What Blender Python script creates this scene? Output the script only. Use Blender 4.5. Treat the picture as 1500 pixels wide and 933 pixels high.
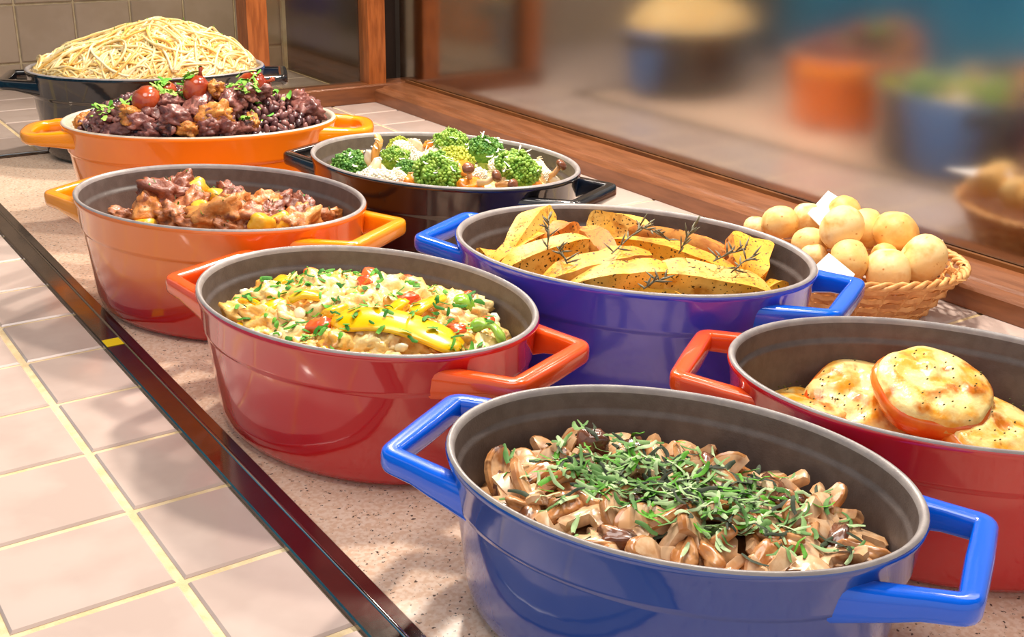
import bpy, bmesh, math, random
from mathutils import Vector, Matrix, Euler, noise
for o in list(bpy.data.objects): bpy.data.objects.remove(o)
scn = bpy.context.scene
COL = scn.collection
R = math.radians
# ------------------------------------------------------------------ camera
FPX, CH = 1695.0, 0.4808
YAW, PIT, ROL = 0.61021, 0.372046, 0.0201056
fw = Vector((math.sin(YAW)*math.cos(PIT), math.cos(YAW)*math.cos(PIT), -math.sin(PIT)))
rt = Vector((math.cos(YAW), -math.sin(YAW), 0)); up = rt.cross(fw)
r2 = math.cos(ROL)*rt + math.sin(ROL)*up; u2 = -math.sin(ROL)*rt + math.cos(ROL)*up
cam = bpy.data.cameras.new('camera'); camo = bpy.data.objects.new('camera', cam); COL.objects.link(camo)
cam.sensor_width = 36; cam.lens = 36*FPX/1500; cam.clip_start = .02
m = Matrix((r2, u2, -fw)).transposed().to_4x4(); m.translation = (0, 0, CH); camo.matrix_world = m
scn.camera = camo
# ------------------------------------------------------------------ world, lights, exposure
scn.view_settings.view_transform = 'Standard'; scn.view_settings.look = 'None'
scn.view_settings.gamma = 1; scn.view_settings.use_curve_mapping = False
scn.view_settings.exposure = 0.75
w = bpy.data.worlds.new('restaurant_ambient'); scn.world = w; w.use_nodes = True
w.node_tree.nodes['Background'].inputs[0].default_value = (1.0, .94, .89, 1)
w.node_tree.nodes['Background'].inputs[1].default_value = .55
def area(name, loc, target, power, size, col):
    l = bpy.data.lights.new(name, 'AREA'); l.energy = power; l.color = col; l.shape = 'DISK'; l.size = size
    o = bpy.data.objects.new(name, l); COL.objects.link(o); o.location = loc
    o.rotation_euler = (Vector(target)-Vector(loc)).to_track_quat('-Z', 'Y').to_euler()
    return o
WARM = (1.0, .89, .76)
area('buffet_spotlight', (.98, .95, 1.05), (.45, .55, 0), 7.5, .09, WARM)
area('buffet_spotlight', (1.02, 1.55, 1.05), (.55, 1.0, 0), 7.5, .09, WARM)
area('buffet_spotlight', (1.02, 2.1, 1.05), (.55, 1.6, 0), 7, .09, WARM)
area('overhead_fill_light', (.30, .8, 1.70), (.5, 1.0, 0), 11, 1.0, (1.0, .93, .86))  # added soft fill from above, no real fixture
# ------------------------------------------------------------------ material helpers
def lin(h):
    h = h.lstrip('#'); v = [int(h[i:i+2], 16)/255 for i in (0, 2, 4)]
    return tuple((x/12.92 if x <= .04045 else ((x+.055)/1.055)**2.4) for x in v) + (1,)
def new_mat(name):
    mt = bpy.data.materials.new(name); mt.use_nodes = True
    return mt, mt.node_tree, mt.node_tree.nodes['Principled BSDF']
def mat(name, c1, c2=None, scale=40, rough=.5, bump=0, bscale=None, detail=4, lo=.4, hi=.6, metal=0, coat=0, spec=.5, sss=0, c3=None, s3=60, lo3=.6, hi3=.66, stretch=None, c4=None, s4=300, lo4=.66, hi4=.70):
    mt, nt, p = new_mat(name); N = nt.nodes; L = nt.links
    tc = N.new('ShaderNodeTexCoord'); src = tc.outputs['Object']
    if stretch:
        mp = N.new('ShaderNodeMapping'); mp.inputs['Scale'].default_value = stretch; L.new(src, mp.inputs[0]); src = mp.outputs[0]
    oi = N.new('ShaderNodeObjectInfo'); add = N.new('ShaderNodeVectorMath'); add.operation = 'ADD'
    L.new(src, add.inputs[0]); L.new(oi.outputs['Random'], add.inputs[1]); src = add.outputs[0]
    col = None
    if c2:
        n = N.new('ShaderNodeTexNoise'); n.inputs['Scale'].default_value = scale; n.inputs['Detail'].default_value = detail; L.new(src, n.inputs['Vector'])
        r = N.new('ShaderNodeValToRGB'); r.color_ramp.elements[0].position = lo; r.color_ramp.elements[1].position = hi
        r.color_ramp.elements[0].color = lin(c1); r.color_ramp.elements[1].color = lin(c2)
        L.new(n.outputs['Fac'], r.inputs[0]); col = r.outputs[0]
        if c3:
            n3 = N.new('ShaderNodeTexNoise'); n3.inputs['Scale'].default_value = s3; n3.inputs['Detail'].default_value = 3; L.new(src, n3.inputs['Vector'])
            r3 = N.new('ShaderNodeMapRange'); r3.inputs[1].default_value = lo3; r3.inputs[2].default_value = hi3; L.new(n3.outputs['Fac'], r3.inputs[0])
            mx = N.new('ShaderNodeMix'); mx.data_type = 'RGBA'; L.new(r3.outputs[0], mx.inputs[0]); L.new(col, mx.inputs[6]); mx.inputs[7].default_value = lin(c3); col = mx.outputs[2]
        if c4:
            n4 = N.new('ShaderNodeTexNoise'); n4.inputs['Scale'].default_value = s4; n4.inputs['Detail'].default_value = 1; L.new(src, n4.inputs['Vector'])
            r4 = N.new('ShaderNodeMapRange'); r4.inputs[1].default_value = lo4; r4.inputs[2].default_value = hi4; L.new(n4.outputs['Fac'], r4.inputs[0])
            m4 = N.new('ShaderNodeMix'); m4.data_type = 'RGBA'; L.new(r4.outputs[0], m4.inputs[0]); L.new(col, m4.inputs[6]); m4.inputs[7].default_value = lin(c4); col = m4.outputs[2]
        L.new(col, p.inputs['Base Color'])
    else: p.inputs['Base Color'].default_value = lin(c1)
    p.inputs['Roughness'].default_value = rough; p.inputs['Metallic'].default_value = metal
    p.inputs['Coat Weight'].default_value = coat; p.inputs['Coat Roughness'].default_value = .05
    p.inputs['Specular IOR Level'].default_value = spec
    if sss:
        p.inputs['Subsurface Weight'].default_value = sss; p.inputs['Subsurface Radius'].default_value = (.004, .002, .001); p.inputs['Subsurface Scale'].default_value = 1
    if bump:
        nb = N.new('ShaderNodeTexNoise'); nb.inputs['Scale'].default_value = bscale or scale; nb.inputs['Detail'].default_value = 5; L.new(src, nb.inputs['Vector'])
        b = N.new('ShaderNodeBump'); b.inputs['Strength'].default_value = bump; b.inputs['Distance'].default_value = .002
        L.new(nb.outputs['Fac'], b.inputs['Height']); L.new(b.outputs[0], p.inputs['Normal'])
    return mt
def enamel(name, top, bottom=None, H=.13, back=None, rough=.07, side=(0, 1), ior=1.65):
    """glossy vitreous enamel; bottom = second glaze colour at the foot, back = reflected tint painted onto one side"""
    mt, nt, p = new_mat(name); N = nt.nodes; L = nt.links
    p.inputs['Base Color'].default_value = lin(top)
    p.inputs['Roughness'].default_value = .25; p.inputs['Coat Weight'].default_value = 1; p.inputs['Coat Roughness'].default_value = rough; p.inputs['Coat IOR'].default_value = ior; p.inputs['Specular IOR Level'].default_value = .2
    tc = N.new('ShaderNodeTexCoord')
    if bottom or back:
        sp = N.new('ShaderNodeSeparateXYZ'); L.new(tc.outputs['Object'], sp.inputs[0])
        mr = N.new('ShaderNodeMapRange'); mr.interpolation_type = 'SMOOTHSTEP'
        if bottom:
            nz = N.new('ShaderNodeTexNoise'); nz.inputs['Scale'].default_value = 30; L.new(tc.outputs['Object'], nz.inputs['Vector'])
            ad = N.new('ShaderNodeMath'); ad.operation = 'MULTIPLY_ADD'; ad.inputs[1].default_value = .012; L.new(nz.outputs['Fac'], ad.inputs[0]); L.new(sp.outputs[2], ad.inputs[2])
            mr.inputs[1].default_value = H*.78; mr.inputs[2].default_value = H*.22; L.new(ad.outputs[0], mr.inputs[0])
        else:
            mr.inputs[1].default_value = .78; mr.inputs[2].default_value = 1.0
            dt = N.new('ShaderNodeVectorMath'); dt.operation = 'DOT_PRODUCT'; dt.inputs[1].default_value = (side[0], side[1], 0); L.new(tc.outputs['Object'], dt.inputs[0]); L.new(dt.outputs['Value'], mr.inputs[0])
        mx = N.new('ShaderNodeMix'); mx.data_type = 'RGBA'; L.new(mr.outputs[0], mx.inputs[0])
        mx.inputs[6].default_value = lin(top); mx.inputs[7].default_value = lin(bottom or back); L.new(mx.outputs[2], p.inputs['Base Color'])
    nb = N.new('ShaderNodeTexNoise'); nb.inputs['Scale'].default_value = 45; L.new(tc.outputs['Object'], nb.inputs['Vector'])
    b = N.new('ShaderNodeBump'); b.inputs['Strength'].default_value = .10; b.inputs['Distance'].default_value = .0015; L.new(nb.outputs['Fac'], b.inputs['Height'])
    L.new(b.outputs[0], p.inputs['Coat Normal'])
    return mt
M = {}
M['tile'] = mat('glazed_tile', '#c2aea5', '#cbb8af', 14, rough=.16, bump=.05, bscale=30, coat=.3)
M['wall_tile'] = mat('wall_tile', '#a8947f', '#b09c88', 14, rough=.25, bump=.05, bscale=30)
M['grout'] = mat('cream_grout', '#e3cea6', '#d6bd90', 60, rough=.85, bump=.3, bscale=400)
M['wall_grout'] = mat('wall_grout', '#d6c4a2', '#c7b38e', 60, rough=.85)
M['granite'] = mat('speckled_granite', '#d9b79c', '#e6cdb8', 260, rough=.35, detail=2, c3='#4e4038', s3=330, lo3=.64, hi3=.68)
M['rail_metal'] = mat('dark_steel', '#877d77', '#92877f', 20, rough=.13, metal=1, bump=.06, bscale=60)
M['rail_bead'] = mat('bright_steel', '#a9a6a6', rough=.12, metal=1)
M['wood'] = mat('varnished_wood', '#764628', '#8a5636', 9, rough=.35, stretch=(9, 1.2, 9), bump=.15, bscale=30, coat=.25, detail=6)
M['wood_x'] = mat('varnished_wood_across', '#6b3c20', '#814c2a', 9, rough=.35, stretch=(1.2, 9, 9), bump=.15, bscale=30, coat=.25, detail=6)
M['wood_post'] = mat('varnished_wood_post', '#8c4a1e', '#a95f2c', 14, rough=.3, stretch=(9, 9, 1.2), bump=.15, bscale=30, coat=.25, detail=6)
M['edge_wood'] = mat('dark_edge_wood', '#5a3418', '#74461f', 14, rough=.4, stretch=(9, 1, 9))
M['yellow'] = mat('yellow_tape', '#e8c916', rough=.4)
M['panel'] = mat('dark_panel', '#2b211c', '#3a2c25', 8, rough=.22)
M['floor'] = mat('room_floor', '#6d5a4c', '#7b6757', 3, rough=.5)
M['roomwall'] = mat('room_wall', '#54463c', '#5e5045', 2, rough=.8)
M['teal'] = mat('teal_cloth', '#4cb0d4', '#3a8cba', 6, rough=.8)
M['liner'] = mat('matte_charcoal_enamel', '#544a47', '#5d5350', 90, rough=.42, bump=.12, bscale=700)
M['cream_liner'] = mat('cream_enamel', '#efe0c8', rough=.18, coat=.5)
M['rim'] = mat('bare_iron_rim', '#8d8686', '#9a9391', 80, rough=.35, bump=.1, bscale=500)
M['rim_cream'] = mat('pale_rim', '#cdbfae', rough=.3)
# ------------------------------------------------------------------ mesh helpers
def obj(name, verts, faces, mt, parent=None, smooth=False, mats=None, fm=None, sharp=None):
    me = bpy.data.meshes.new(name); me.from_pydata([tuple(v) for v in verts], [], faces)
    for q in (mats or [mt]): me.materials.append(q)
    if fm: me.polygons.foreach_set('material_index', fm)
    if smooth: me.polygons.foreach_set('use_smooth', [True]*len(me.polygons))
    me.update()
    if sharp: me.set_sharp_from_angle(angle=R(sharp))
    o = bpy.data.objects.new(name, me); COL.objects.link(o)
    if parent: o.parent = parent
    return o
def inst(name, me, parent=None, loc=(0, 0, 0), rot=(0, 0, 0), sc=(1, 1, 1)):
    o = bpy.data.objects.new(name, me); COL.objects.link(o)
    if parent: o.parent = parent
    o.location = loc; o.rotation_euler = rot; o.scale = sc
    return o
def empty(name, loc=(0, 0, 0), rz=0):
    o = bpy.data.objects.new(name, None); COL.objects.link(o); o.location = loc; o.rotation_euler = (0, 0, rz); o.empty_display_size = .05
    return o
def tag(o, label=None, cat=None, group=None, kind=None):
    if label: o['label'] = label
    if cat: o['category'] = cat
    if group: o['group'] = group
    if kind: o['kind'] = kind
    return o
def boxgeo(x0, x1, y0, y1, z0, z1, ch=0.0):
    """box with chamfered top edges"""
    if ch <= 0:
        v = [(x0,y0,z0),(x1,y0,z0),(x1,y1,z0),(x0,y1,z0),(x0,y0,z1),(x1,y0,z1),(x1,y1,z1),(x0,y1,z1)]
        return v, [(3,2,1,0),(4,5,6,7),(0,1,5,4),(1,2,6,5),(2,3,7,6),(3,0,4,7)]
    c = ch
    v = [(x0,y0,z0),(x1,y0,z0),(x1,y1,z0),(x0,y1,z0),(x0,y0,z1-c),(x1,y0,z1-c),(x1,y1,z1-c),(x0,y1,z1-c),
         (x0+c,y0+c,z1),(x1-c,y0+c,z1),(x1-c,y1-c,z1),(x0+c,y1-c,z1)]
    return v, [(3,2,1,0),(0,1,5,4),(1,2,6,5),(2,3,7,6),(3,0,4,7),(4,5,9,8),(5,6,10,9),(6,7,11,10),(7,4,8,11),(8,9,10,11)]
def box(name, x0, x1, y0, y1, z0, z1, mt, parent=None, ch=0.0):
    v, f = boxgeo(x0, x1, y0, y1, z0, z1, ch); return obj(name, v, f, mt, parent)
class MB:
    def __init__(s): s.v = []; s.f = []; s.m = []
    def add(s, v, f, mi=0):
        n = len(s.v); s.v += [tuple(q) for q in v]; s.f += [tuple(i+n for i in q) for q in f]; s.m += [mi]*len(f)
    def obj(s, name, mt, parent=None, smooth=True, mats=None, sharp=None): return obj(name, s.v, s.f, mt, parent, smooth, mats, s.m, sharp)
def tube(pts, rad, n=6, cap=True):
    """tube along pts; rad number or list"""
    pts = [Vector(p) for p in pts]; v = []; f = []; k = len(pts)
    t0 = (pts[1]-pts[0]).normalized(); nrm = t0.orthogonal().normalized()
    for i, p in enumerate(pts):
        t = (pts[min(i+1, k-1)]-pts[max(i-1, 0)]).normalized()
        nrm = (nrm - t*nrm.dot(t)); nrm = nrm.normalized() if nrm.length > 1e-6 else t.orthogonal().normalized()
        bn = t.cross(nrm); rr = rad[i] if isinstance(rad, (list, tuple)) else rad
        for j in range(n):
            a = 2*math.pi*j/n; v.append(p + nrm*(rr*math.cos(a)) + bn*(rr*math.sin(a)))
    for i in range(k-1):
        for j in range(n):
            a, b = i*n+j, i*n+(j+1) % n; f.append((a, b, b+n, a+n))
    if cap: f.append(tuple(range(n-1, -1, -1))); f.append(tuple(range((k-1)*n, k*n)))
    return v, f
def sweep_rect(pts, ws, hs, ups=(0, 0, 1), ch=.28):
    """chamfered rectangular bar along a planar path; ws/hs per point"""
    pts = [Vector(p) for p in pts]; up = Vector(ups); v = []; f = []; k = len(pts)
    for i, p in enumerate(pts):
        d0 = (pts[i]-pts[i-1]).normalized() if i else (pts[1]-pts[0]).normalized()
        d1 = (pts[i+1]-pts[i]).normalized() if i < k-1 else d0
        t = (d0+d1).normalized(); side = t.cross(up).normalized(); mit = 1/max(.5, t.dot(d0))
        a, b = ws[i]/2*mit, hs[i]/2
        for j in range(16):
            q = -2*math.pi*(j+.5)/16; cx, sx_ = math.cos(q), math.sin(q)
            v.append(p + side*(a*math.copysign(abs(cx)**.55, cx)) - up*(b*math.copysign(abs(sx_)**.55, sx_)))
    for i in range(k-1):
        for j in range(16):
            a, b = i*16+j, i*16+(j+1) % 16; f.append((a, b, b+16, a+16))
    f.append(tuple(range(15, -1, -1))); f.append(tuple(range((k-1)*16, k*16)))
    return v, f
_ico = {}
def ico(sub):
    if sub not in _ico:
        bm = bmesh.new(); bmesh.ops.create_icosphere(bm, subdivisions=sub, radius=1)
        _ico[sub] = ([v.co.copy() for v in bm.verts], [tuple(v.index for v in f.verts) for f in bm.faces]); bm.free()
    return _ico[sub]
def blob(seed, size=(1, 1, 1), amp=.2, freq=1.5, sub=3, boxy=0, fine=.0, ffreq=7):
    vs, fs = ico(sub); off = Vector((seed*7.31, seed*3.17, seed*1.73)); out = []
    for p in vs:
        q = p.copy()
        if boxy:
            mx = max(abs(q.x), abs(q.y), abs(q.z)); q = q.lerp(q/mx*.82, boxy)
        d = 1 + amp*noise.noise(p*freq+off) + (fine*noise.noise(p*ffreq+off) if fine else 0)
        q *= d; out.append(Vector((q.x*size[0], q.y*size[1], q.z*size[2])))
    return out, fs
def mesh_of(name, v, f, mt, smooth=True, mats=None, fm=None, sharp=None):
    o = obj(name, v, f, mt, None, smooth, mats, fm, sharp); me = o.data; bpy.data.objects.remove(o); return me
# ------------------------------------------------------------------ setting: room behind, floor, tiled back wall
tag(box('floor', -4, 4.5, -2.5, 5.5, -.95, -.9, M['floor']), kind='structure')
tag(box('wall_far', 2.9, 3.0, -2.5, 5.5, -.9, 1.6, M['roomwall']), kind='structure')
tag(box('wall_end', -4, 4.5, 5.4, 5.5, -.9, 1.6, M['roomwall']), kind='structure')
tag(box('added_dark_hood', -.7, 1.7, -1.2, 3.4, 1.78, 1.86, M['roomwall']), kind='structure')  # unseen dark hood, added so upward-facing enamel reflects something dark
wb = tag(box('wall_back', -.3, 1.33, 2.752, 2.9, -.9, 1.3, M['wall_grout']), kind='structure')
wt = mesh_of('wall_tile', *boxgeo(-.0605, .0605, -.0605, .0605, 0, .006, .0025), M['wall_tile'], smooth=False)
WT = .1255
for i in range(-6, 6):
    for j in range(-1, 6):
        inst('tile', wt, wb, (.582-.5*WT+i*WT+.0, 2.752, .055-.5*WT+(j+0)*WT+WT), (R(90), 0, 0))
ws_ = tag(box('wall_side', 1.205, 1.30, 2.34, 2.735, -.02, 1.3, M['panel']), kind='structure')
tag(box('trim_1', 1.196, 1.206, 2.722, 2.735, 0, 1.3, M['wall_grout']), kind='structure')
# ------------------------------------------------------------------ counter with tiles
ctr = tag(empty('buffet_counter', (0, 0, -.9)), 'long buffet counter topped with pale pink glazed tiles and cream grout', 'counter')
def cpart(o): o.parent = ctr; o.location.z += .9; return o
cpart(box('body', .10, 1.27, -.6, 2.74, -.899, -.03, M['edge_wood']))
cpart(box('grout_bed', .088, 1.275, -.6, 2.7422, -.03, -.0022, M['grout']))
cpart(box('wood_edge', .060, .088, -.6, 2.742, -.06, .001, M['edge_wood'], ch=.003))
TH = .0065
def tile_mesh(wx, wy): return mesh_of('tile', *boxgeo(-wx/2, wx/2, -wy/2, wy/2, -.004, 0, .0018), M['tile'], smooth=False)
def tiles(xs, ys):
    cache = {}
    for i in range(len(xs)-1):
        for j in range(len(ys)-1):
            wx, wy = xs[i+1]-xs[i]-TH, ys[j+1]-ys[j]-TH
            if wx < .008 or wy < .008: continue
            k = (round(wx, 4), round(wy, 4))
            if k not in cache: cache[k] = tile_mesh(wx, wy)
            o = inst('tile', cache[k], None, ((xs[i]+xs[i+1])/2, (ys[j]+ys[j+1])/2, 0)); cpart(o)
T = .1152
tiles([.0925, .2117, .2945], [1.2852+T*k for k in range(-10, 8)])
yb = [2.118, 2.25, 2.383, 2.507, 2.628, 2.745]
tiles([.0925, .215, .338, .458, .581, .704, .827, .902], yb)
tiles([.902, .95], [2.2465]+yb[2:])
tiles([.95, 1.083, 1.2], [2.245, 2.36, 2.475, 2.59, 2.705, 2.742])
yr = [2.2465-.1165*k for k in range(0, 24)][::-1]
tiles([.905, .961, 1.083, 1.194], yr)
# ------------------------------------------------------------------ granite slab and its metal edge rails
sl = tag(box('granite_slab', .322, .888, -.6, 2.086, -.0018, .0008, M['granite']), 'speckled pinkish granite warming slab the pots stand on', 'slab')
def rail(label, x0, x1, y0, y1, along):
    e = tag(empty('metal_rail', (0, 0, 0)), label, 'rail', 'steel rails framing the granite')
    box('channel', x0, x1, y0, y1, -.0015, .0035, M['rail_metal'], e, .0012)
    if along == 'y':
        c = x0+(x1-x0)*.62; v, f = tube([(c, y0+.002, .0028), (c, y1-.002, .0028)], .0021, 8)
    else:
        c = (y0+y1)/2; v, f = tube([(x0+.002, c, .0028), (x1-.002, c, .0028)], .0021, 8)
    obj('bead', v, f, M['rail_bead'], e, True)
    return e
rl = rail('dark steel rail with a bright bead between left tiles and granite', .2915, .3242, -.6, 2.11, 'y')
box('yellow_tape', .2925, .3105, 1.158, 1.178, .0036, .0041, M['yellow'], rl)['label'] = 'small yellow tape mark'
rail('dark steel rail between granite and right-hand tiles, behind the pots', .888, .902, -.6, 2.11, 'y')
rail('dark steel rail across the far end of the granite by pasta pot', .3242, .888, 2.089, 2.108, 'x')
# ------------------------------------------------------------------ wooden screen with glass
gm, nt, p = new_mat('smoked_reflective_glass'); N = nt.nodes; L = nt.links; N.remove(p)
gl = N.new('ShaderNodeBsdfGlossy'); gl.inputs['Roughness'].default_value = .13; gl.inputs['Color'].default_value = (.76, .73, .71, 1)
tr = N.new('ShaderNodeBsdfTransparent'); tr.inputs['Color'].default_value = (.55, .45, .38, 1)
lw = N.new('ShaderNodeLayerWeight'); lw.inputs['Blend'].default_value = .5
mr = N.new('ShaderNodeMapRange'); mr.inputs[3].default_value = .60; mr.inputs[4].default_value = .92; L.new(lw.outputs['Fresnel'], mr.inputs[0])
mx = N.new('ShaderNodeMixShader'); L.new(mr.outputs[0], mx.inputs[0]); L.new(tr.outputs[0], mx.inputs[1]); L.new(gl.outputs[0], mx.inputs[2])
L.new(mx.outputs[0], N['Material Output'].inputs[0])
M['glass'] = gm
cg, nt, p = new_mat('clear_pane'); N = nt.nodes; L = nt.links; N.remove(p)
gl = N.new('ShaderNodeBsdfGlossy'); gl.inputs['Roughness'].default_value = .06
tr = N.new('ShaderNodeBsdfTransparent'); tr.inputs['Color'].default_value = (.86, .86, .80, 1)
mx = N.new('ShaderNodeMixShader'); mx.inputs[0].default_value = .10; L.new(tr.outputs[0], mx.inputs[1]); L.new(gl.outputs[0], mx.inputs[2])
L.new(mx.outputs[0], N['Material Output'].inputs[0]); M['clear'] = cg
scr = tag(empty('glass_screen', (1.2, .8, 0)), 'wood-framed glass screen along the right and far end of the counter', 'screen')
def spart(o): o.parent = scr; o.location = Vector(o.location)-Vector((1.2, .8, 0)); return o
def prof(name, pr, y0, y1, mt):
    v = [(x, y0, z) for x, z in pr]+[(x, y1, z) for x, z in pr]; n = len(pr)
    f = [(i, (i+1) % n, (i+1) % n+n, i+n) for i in range(n)] + [tuple(range(n-1, -1, -1)), tuple(range(n, 2*n))]
    return obj(name, v, f, mt)
spart(prof('bottom_rail', [(1.185, .0006), (1.185, .024), (1.188, .028), (1.204, .0295), (1.207, .033), (1.268, .0375), (1.30, .0375), (1.30, .0006)], -.6, 2.228, M['wood']))
spart(box('glass_bead', 1.258, 1.264, -.6, 2.225, .0365, .0425, M['edge_wood']))
spart(box('sill', .90, 1.30, 2.228, 2.285, .0006, .0375, M['wood_x'], ch=.003))
spart(box('post', 1.178, 1.219, 2.24, 2.282, .037, 1.2, M['wood_post'], ch=.002))
spart(box('post', .905, .948, 2.232, 2.285, .037, 1.2, M['wood_post'], ch=.002))
spart(box('post_strip', .949, .956, 2.25, 2.275, .037, 1.2, M['edge_wood']))
spart(box('glass_pane', 1.266, 1.272, -.6, 2.26, .037, 1.2, M['glass']))
spart(box('glass_pane', .955, 1.179, 2.262, 2.267, .037, 1.2, M['clear']))
# ------------------------------------------------------------------ restaurant side, seen mirrored in the glass
cur = tag(empty('teal_curtain', (-.40, 1.75, -.9)), 'teal pleated cloth hanging beyond the counter, mirrored in the glass', 'curtain')
v = []; f = []; n = 240
for i in range(n+1):
    yy = -.95+1.9*i/n; xx = .04*math.sin(i*.55)+.02*math.sin(i*.21)
    for zz in (0.02, .9, 1.5): v.append((xx, yy, zz))
for i in range(n):
    for j in range(2): a = i*3+j; f.append((a, a+3, a+4, a+1))
obj('cloth', v, f, M['teal'], cur, True)
v, f = tube([(0, -1.0, 1.51), (0, .98, 1.51)], .02, 8); obj('curtain_rod', v, f, M['edge_wood'], cur, True)
# ------------------------------------------------------------------ pots
# key: centre x, y, angle, semi-axes a, b, height, food level at wall, heap height
POT = {
 'mushroom': (.4713, .4850, -1.0570, .1589, .1153, .1181, .071, .020),
 'tomato':   (.7349, .4747, -.9761, .1643, .1192, .1221, .034, .004),
 'chicken':  (.4408, .8603, -1.2128, .1687, .1224, .1254, .078, .030),
 'potato':   (.7146, .8230, -1.0938, .1829, .1327, .1359, .105, .010),
 'broccoli': (.7433, 1.2223, -1.1427, .1838, .1333, .1366, .108, .014),
 'beef':     (.4475, 1.2177, -1.0401, .1768, .1283, .1314, .088, .020),
 'bean':     (.5661, 1.5870, -.4388, .1895, .1375, .1408, .126, .054),
 'pasta':    (.6305, 2.0154, -.3946, .1990, .1444, .1479, .136, .070),
}
NSEG = 96
def rings(prof, a, b, n=NSEG, cap0=True, cap1=False):
    v = []; f = []
    for s, z in prof:
        for i in range(n):
            t = 2*math.pi*i/n; v.append((a*s*math.cos(t), b*s*math.sin(t), z))
    for k in range(len(prof)-1):
        for i in range(n):
            j = (i+1) % n; f.append((k*n+i, k*n+j, (k+1)*n+j, (k+1)*n+i))
    if cap0: f.append(tuple(range(n-1, -1, -1)))
    if cap1: f.append(tuple(range((len(prof)-1)*n, len(prof)*n)))
    return v, f
def arc_corner(p0, c, p1, r, n=4):
    c = Vector(c); d0 = (Vector(p0)-c).normalized(); d1 = (Vector(p1)-c).normalized()
    A, B = c+d0*r, c+d1*r
    return [A.lerp(c, t).lerp(c.lerp(B, t), t) for t in [i/n for i in range(n+1)]]
def handle(a, b, H, sg, style):
    z = H-.021
    if style == 'round':
        z = H-.017; pts = []; ws = []; hs = []
        vs = .052; us = .955*a*math.sqrt(1-(vs/(.955*b))**2)
        base = [Vector((us, -vs, z)), Vector((a+.008, -.047, z))] + [Vector((a+.010+.034*math.sin(t)**.7, -.045*math.cos(t)/abs(math.cos(t))*abs(math.cos(t))**.75 if abs(math.cos(t)) > 1e-6 else 0, z)) for t in [math.pi*(i+.5)/18 for i in range(18)]] + [Vector((a+.008, .047, z)), Vector((us, vs, z))]
        for i, q in enumerate(base):
            e = min(i, len(base)-1-i); pts.append(q); ws.append(.030 if e == 0 else .021 if e < 3 else .0185); hs.append(.026 if e == 0 else .019 if e < 3 else .016)
    else:
        vs = .060; us = .957*a*math.sqrt(1-(vs/(.957*b))**2); U = a+.030; V = .048
        p = [Vector((us, -vs, z)), Vector((U, -V, z+.002)), Vector((U, V, z+.002)), Vector((us, vs, z))]
        c1 = arc_corner(p[0], p[1], p[2], .007); c2 = arc_corner(p[1], p[2], p[3], .007)
        mid = [p[0].lerp(p[1], .35), p[0].lerp(p[1], .6)]; mid2 = [p[3].lerp(p[2], .6), p[3].lerp(p[2], .35)]
        pts = [p[0]]+mid+c1+[(p[1]+p[2])/2]+c2+mid2+[p[3]]
        ws = [.024, .0165, .015]+[.0155]*5+[.017]+[.0155]*5+[.015, .0165, .024]
        hs = [.027, .021, .018]+[.0175]*5+[.018]+[.0175]*5+[.018, .021, .027]
        pts = [q - Vector((0, 0, (h-.0175)/2)) for q, h in zip(pts, hs)]
    v, f = sweep_rect(pts, ws, hs, ch=.30)
    for i in list(range(16))+list(range(len(v)-16, len(v))):   # ends die inside the pot wall
        k = .9525 if v[i].z < .83*H else .9575
        v[i].x = k*a*math.sqrt(max(.05, 1-(v[i].y/(k*b))**2))
    if sg < 0: v = [Vector((-q.x, -q.y, q.z)) for q in v]
    return v, f
def pot(key, name, label, out, hnd, liner, rim, style='angular'):
    x, y, th, a, b, H, *_ = POT[key]
    e = tag(empty(name, (x, y, .0010), th), label, 'pot', 'oval cast iron pots on the buffet')
    prof = [(.74, .0012), (.80, 0), (.855, .003), (.89, .010), (.908, .022), (.925, .05*H/.13), (.955, .70*H), (.957, .715*H), (.968, .728*H), (.970, .75*H), (.985, .93*H), (.997, .965*H), (1.0, .985*H), (.995, H)]
    v, f = rings(prof, a, b); obj('body', v, f, out, e, True, sharp=50)
    v, f = rings([(.995, H), (.988, H+.0016), (.974, H+.0018), (.962, H-.0005), (.958, H-.003)], a, b, cap0=False); obj('rim', v, f, rim, e, True)
    ip = [(.958, H-.003), (.954, .955*H), (.950, .875*H), (.946, .855*H), (.934, .845*H), (.930, .82*H), (.90, .15*H), (.87, .085*H), (.80, .06*H)]
    v, f = rings(ip, a, b, cap0=False, cap1=True); f = [q[::-1] for q in f[:-1]]+[f[-1]]; obj('interior', v, f, liner, e, True, sharp=60)
    for sg in (-1, 1):
        v, f = handle(a, b, H, sg, style); obj('handle', v, f, hnd, e, True, sharp=70)
    return e
E_blue = enamel('cobalt_enamel', '#1c469c', ior=1.8); E_blueh = enamel('blue_enamel_lit', '#0060e4', ior=1.5)  # handle blue is brightened, light from above put into its colour
E_red = enamel('cherry_enamel', '#c4141c', ior=1.75); E_redh = enamel('red_enamel_lit', '#f05416', ior=1.5)  # handle red is shifted to orange, strong top light painted in
E_om = enamel('orange_to_red_enamel', '#f27a1c', '#b80f0c', .131); E_orh = enamel('orange_enamel', '#ff980c', ior=1.5)
E_or = enamel('bright_orange_enamel', '#fa8210', ior=1.55)
E_blk = enamel('black_enamel', '#151011', back='#4f98f5', side=(.92/.199*1.03, .38/.144)); E_blk2 = enamel('black_enamel_blue_cast', '#151011', back='#4f98f5', side=(.70/.184, .70/.133)); E_blkh = enamel('black_enamel_handle', '#0f0e12')  # blue is invented, painted on one side so the glass reflection shows blue
E_ind = enamel('indigo_enamel', '#3a40c4', ior=1.8)
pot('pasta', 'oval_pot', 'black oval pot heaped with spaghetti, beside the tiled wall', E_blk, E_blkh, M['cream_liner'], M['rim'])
pot('bean', 'oval_pot', 'bright orange oval pot with cream interior and rounded handles, full of black bean stew', E_or, E_orh, M['cream_liner'], M['rim_cream'], 'round')
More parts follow.
